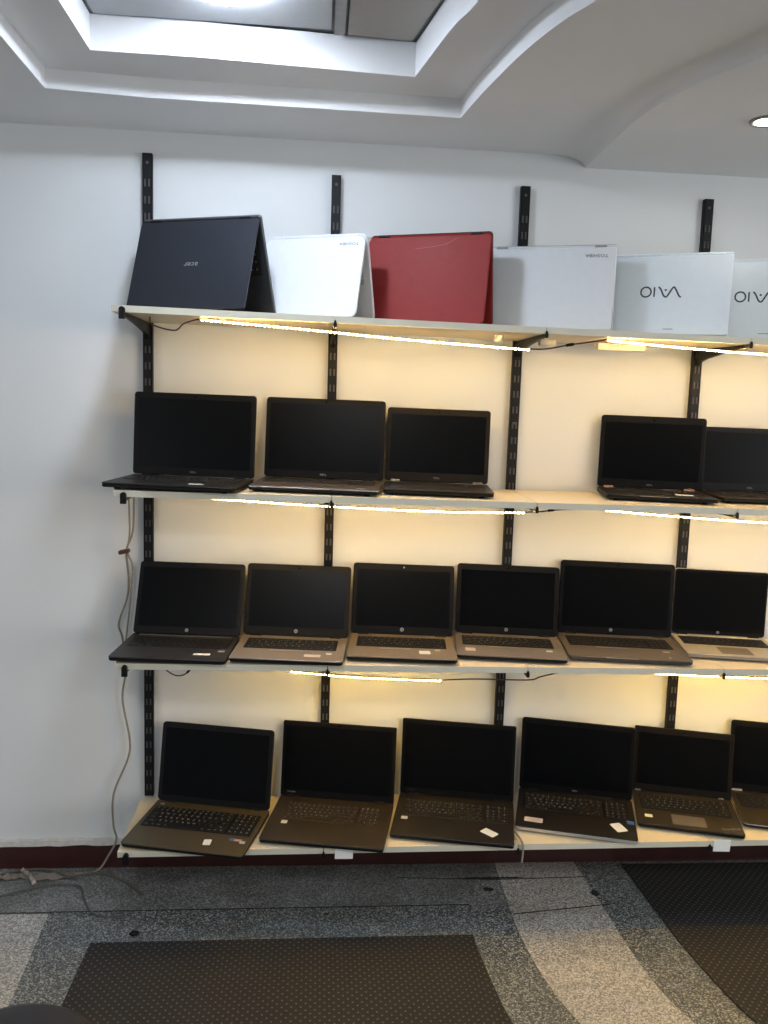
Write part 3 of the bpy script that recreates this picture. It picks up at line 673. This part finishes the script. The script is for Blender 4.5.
# ------------------------------------------------------------------ floor things
def mat_rubber(name):
    m = bpy.data.materials.new(name); m.use_nodes = True; nt = m.node_tree; b = nt.nodes['Principled BSDF']; b.inputs['Roughness'].default_value = .7; b.inputs['Specular IOR Level'].default_value = .3
    tc = nt.nodes.new('ShaderNodeTexCoord'); mp = nt.nodes.new('ShaderNodeMapping'); mp.inputs['Scale'].default_value = (56, 56, 56); mp.inputs['Rotation'].default_value = (0, 0, rad(45))
    nt.links.new(tc.outputs['Object'], mp.inputs['Vector'])
    fr = nt.nodes.new('ShaderNodeVectorMath'); fr.operation = 'FRACTION'; nt.links.new(mp.outputs['Vector'], fr.inputs[0])
    sb = nt.nodes.new('ShaderNodeVectorMath'); sb.operation = 'SUBTRACT'; sb.inputs[1].default_value = (.5, .5, 0); nt.links.new(fr.outputs['Vector'], sb.inputs[0])
    ml = nt.nodes.new('ShaderNodeVectorMath'); ml.operation = 'MULTIPLY'; ml.inputs[1].default_value = (1, 1, 0); nt.links.new(sb.outputs['Vector'], ml.inputs[0])
    ln = nt.nodes.new('ShaderNodeVectorMath'); ln.operation = 'LENGTH'; nt.links.new(ml.outputs['Vector'], ln.inputs[0])
    cr = nt.nodes.new('ShaderNodeValToRGB'); cr.color_ramp.elements[0].position = .13; cr.color_ramp.elements[0].color = lin((92,90,86)); cr.color_ramp.elements[1].position = .19; cr.color_ramp.elements[1].color = lin((39,38,38))
    nt.links.new(ln.outputs['Value'], cr.inputs['Fac'])
    nz = nt.nodes.new('ShaderNodeTexNoise'); nz.inputs['Scale'].default_value = 4; nt.links.new(tc.outputs['Object'], nz.inputs['Vector'])
    r2 = nt.nodes.new('ShaderNodeValToRGB'); r2.color_ramp.elements[0].color = (.75,.75,.78,1); r2.color_ramp.elements[1].color = (1.06,1.04,1,1); nt.links.new(nz.outputs['Fac'], r2.inputs['Fac'])
    mx = nt.nodes.new('ShaderNodeMix'); mx.data_type = 'RGBA'; mx.blend_type = 'MULTIPLY'; mx.inputs['Factor'].default_value = 1
    nt.links.new(cr.outputs['Color'], mx.inputs['A']); nt.links.new(r2.outputs['Color'], mx.inputs['B']); nt.links.new(mx.outputs['Result'], b.inputs['Base Color'])
    bp = nt.nodes.new('ShaderNodeBump'); bp.invert = True; bp.inputs['Strength'].default_value = .5; bp.inputs['Distance'].default_value = .002
    nt.links.new(ln.outputs['Value'], bp.inputs['Height']); nt.links.new(bp.outputs['Normal'], b.inputs['Normal'])
    return m
RUBM = mat_rubber('dotted_rubber')
bm = bmesh.new(); cm = [p for p in cd if 1.56 < p[1] < 2.304]
extrude_poly(bm, [(-.634,2.302),(.504,2.306)] + cm + [(.78,1.56),(-.652,1.56)], .0025, .0065)
tag(obj('rubber_mat', bm, RUBM), 'dark dotted rubber mat on the floor, left of the pale curved band', 'floor mat', 'dotted rubber mats')
bm = bmesh.new(); extrude_poly(bm, [(x+.002, y) for x, y in cc if y < 2.69] + [(3.2,1.34),(3.2,2.68),(1.112,2.68)], .0025, .0065)
tag(obj('rubber_mat', bm, RUBM), 'dark dotted rubber mat at right, beyond the pale curved floor band', 'floor mat', 'dotted rubber mats')

def crumple(name, loc, s, m, label, cat, seed):
    rnd = random.Random(seed); bm = bmesh.new(); bmesh.ops.create_icosphere(bm, subdivisions=2, radius=1)
    for v in bm.verts: v.co *= rnd.uniform(.65, 1.1); v.co = Vector((v.co.x*s[0], v.co.y*s[1], v.co.z*s[2]))
    zmin = min(v.co.z for v in bm.verts)
    for v in bm.verts: v.co.z -= zmin
    o = obj(name, bm, m); o.location = loc; tag(o, label, cat); return o
crumple('debris', (-.515, 2.338, .0016), (.016,.010,.008), BLK, 'small black scrap on the dark terrazzo near the mat corner', 'scrap', 3)
# torn dusty film and strips lying along the skirting
def scrap(pts, w, label, seed, m):
    rnd = random.Random(seed); P = catmull(pts, 6); bm = bmesh.new(); A = []; B = []; C_ = []; D_ = []
    for i, p in enumerate(P):
        d = (P[min(i+1, len(P)-1)]-P[max(i-1, 0)]).normalized(); n = Vector((-d.y, d.x, 0))*w*rnd.uniform(.6, 1.2)/2
        zz = rnd.uniform(.001, .010)
        A.append(bm.verts.new(p+n+Vector((0,0,zz)))); B.append(bm.verts.new(p-n+Vector((0,0,rnd.uniform(.001,.010)))))
        C_.append(bm.verts.new(A[-1].co-Vector((0,0,.001)))); D_.append(bm.verts.new(B[-1].co-Vector((0,0,.001))))
    loft(bm, [[A[i], B[i], D_[i], C_[i]] for i in range(len(P))])
    tag(obj('torn_strip', bm, m), label, 'torn strip', None)
DUST = mat('dusty_film', (120,112,104), .7, var=.15)
scrap([(-1.03,2.64,.001),(-.95,2.655,.001),(-.86,2.645,.001),(-.78,2.655,.001)], .035, 'crumpled dusty strip lying by the skirting at far left', 5, DUST)
scrap([(-.96,2.685,.006),(-.92,2.64,.012),(-.89,2.60,.004)], .016, 'narrow torn strip crossing the crumpled dusty strip at left', 8, mat('pale_dusty_film', (140,132,124), .6, var=.15))

# dark liquid smears in front of the bottom shelf
bm = bmesh.new()
def smear(cx, cy, rx, ry, seed):
    rnd = random.Random(seed); n = 26
    poly(bm, [[(cx+rx*cos(2*pi*k/n)*rnd.uniform(.75,1.1), cy+ry*sin(2*pi*k/n)*rnd.uniform(.6,1.15)) for k in range(n)]], .0032)
smear(.60,2.545,.020,.012,1); smear(.955,2.515,.016,.018,2); smear(.06,2.425,.010,.007,4)
smear(.62,2.61,.12,.007,5)
o = obj('dried_stain', bm, mat('dark_stain', (38,38,40), .5)); o['kind'] = 'structure'; o.name = 'trim_6'

# padded stool seat, its edge just showing at the lower left
root = empty('stool', (-.525, 1.352, 0))
bm = bmesh.new(); prof = [(.0,.445),(.10,.446),(.145,.443),(.162,.434),(.168,.418),(.165,.402),(.150,.395),(0,.395)]
N = 40; rings = [[bm.verts.new((q*cos(2*pi*k/N) if q else .0001*cos(2*pi*k/N), q*sin(2*pi*k/N) if q else .0001*sin(2*pi*k/N), z)) for k in range(N)] for q, z in prof]
loft(bm, rings); obj('seat', bm, mat('black_vinyl', (24,25,32), .5, var=.1), root, None, True)
bm = bmesh.new(); rings = [[bm.verts.new((q*cos(2*pi*k/N), q*sin(2*pi*k/N), z)) for k in range(N)] for q, z in ((.150,.384),(.164,.384),(.164,.397),(.150,.397))]
loft(bm, rings+[rings[0]], 0, False); obj('seat_rim', bm, SILV, root)
for k in range(4):
    a = pi/4+k*pi/2; bm = bmesh.new()
    tube(bm, [Vector((.12*cos(a), .12*sin(a), .392)), Vector((.14*cos(a), .14*sin(a), .2)), Vector((.165*cos(a), .165*sin(a), .001))], .011, 12); obj('leg', bm, BLK, root)
tag(root, 'black round stool, only its seat edge showing at the lower left corner', 'stool')

# ------------------------------------------------------------------ lamps
root = empty('downlight', (1.140, 2.195, ZD))
bm = bmesh.new(); N = 36
rings = [[bm.verts.new((q*cos(2*pi*k/N), q*sin(2*pi*k/N), z)) for k in range(N)] for q, z in ((.043,-.0003),(.043,-.004),(.040,-.007),(.032,-.006),(.030,-.0022),(.030,-.0003))]
loft(bm, rings+[rings[0]], 0, False); obj('ring', bm, mat('satin_ring', (150,146,138), .35, .4), root, None, True)
bm = bmesh.new(); cyl(bm, (0, 0, -.0042), .0285, .0035, 30, 0, .001); obj('lens', bm, emis('warm_white_lamp', (255,246,232), 170), root)
tag(root, 'round recessed downlight in the lower ceiling at the right edge', 'ceiling lamp')
root = empty('downlight', (-.235, 2.02, Z2-.004))
bm = bmesh.new()
rings = [[bm.verts.new((q*cos(2*pi*k/N), q*sin(2*pi*k/N), z)) for k in range(N)] for q, z in ((.088,-.0003),(.088,-.008),(.082,-.012),(.076,-.010),(.076,-.0003))]
loft(bm, rings+[rings[0]], 0, False); obj('ring', bm, mat('white_ring', (230,232,234), .4), root, None, True)
bm = bmesh.new(); cyl(bm, (0, 0, -.024), .075, .0233, 40, 0, .001); obj('lens', bm, emis('cool_white_lamp', (228,239,255), 175), root)
tag(root, 'round cool white panel lamp in the recessed ceiling tray', 'ceiling lamp')

def area(name, loc, size, power, color, rot=(0, 0, 0)):
    l = bpy.data.lights.new(name, 'AREA'); l.shape = 'DISK'; l.size = size; l.energy = power; l.color = color
    o = bpy.data.objects.new(name, l); COL.objects.link(o); o.location = loc; o.rotation_euler = rot; return o
area('unseen_ceiling_fill', (-.35, .0, 2.39),   .35, 22, (.95, .97, 1.0))  # fill light added out of view at ceiling height
area('unseen_ceiling_fill', (1.7, -.3, 2.36), .35, 16, (.96, .98, 1.0))  # second added fill, also out of view

l = area('added_side_fill', (-3.3, -.6, 1.55), 2.6, 20, (.96, .98, 1.0), (rad(90), 0, rad(-62))); l.data.shape = 'RECTANGLE'; l.data.size_y = 1.7  # added fill from the left to lift wall and ceiling, no window modelled
l = area('added_side_fill', (4.2, -.9, 1.5), 2.6, 80, (.97, .985, 1.0), (rad(90), 0, rad(60))); l.data.shape = 'RECTANGLE'; l.data.size_y = 1.8  # added fill from the right to even out the ceiling
w = bpy.data.worlds.new('room_ambient'); SC.world = w; w.use_nodes = True
bg = w.node_tree.nodes['Background']; bg.inputs['Color'].default_value = (.90, .95, 1.0, 1); bg.inputs['Strength'].default_value = .105

# ------------------------------------------------------------------ camera
cam = bpy.data.cameras.new('camera'); co = bpy.data.objects.new('camera', cam); COL.objects.link(co)
cam.sensor_fit = 'VERTICAL'; cam.sensor_height = 36; cam.sensor_width = 27; cam.lens = 29.269; cam.clip_start = .05
R = Matrix.Rotation(rad(-4.67121), 4, 'Z') @ Matrix.Rotation(rad(-7.91762), 4, 'X') @ Matrix.Rotation(rad(-1.93016), 4, 'Y') @ Matrix.Rotation(pi/2, 4, 'X')
co.matrix_world = Matrix.Translation((0, 0, 1.62339)) @ R
SC.camera = co
SC.view_settings.view_transform = 'Standard'; SC.view_settings.look = 'None'; SC.view_settings.gamma = 1; SC.view_settings.use_curve_mapping = False
SC.view_settings.exposure = 0.0
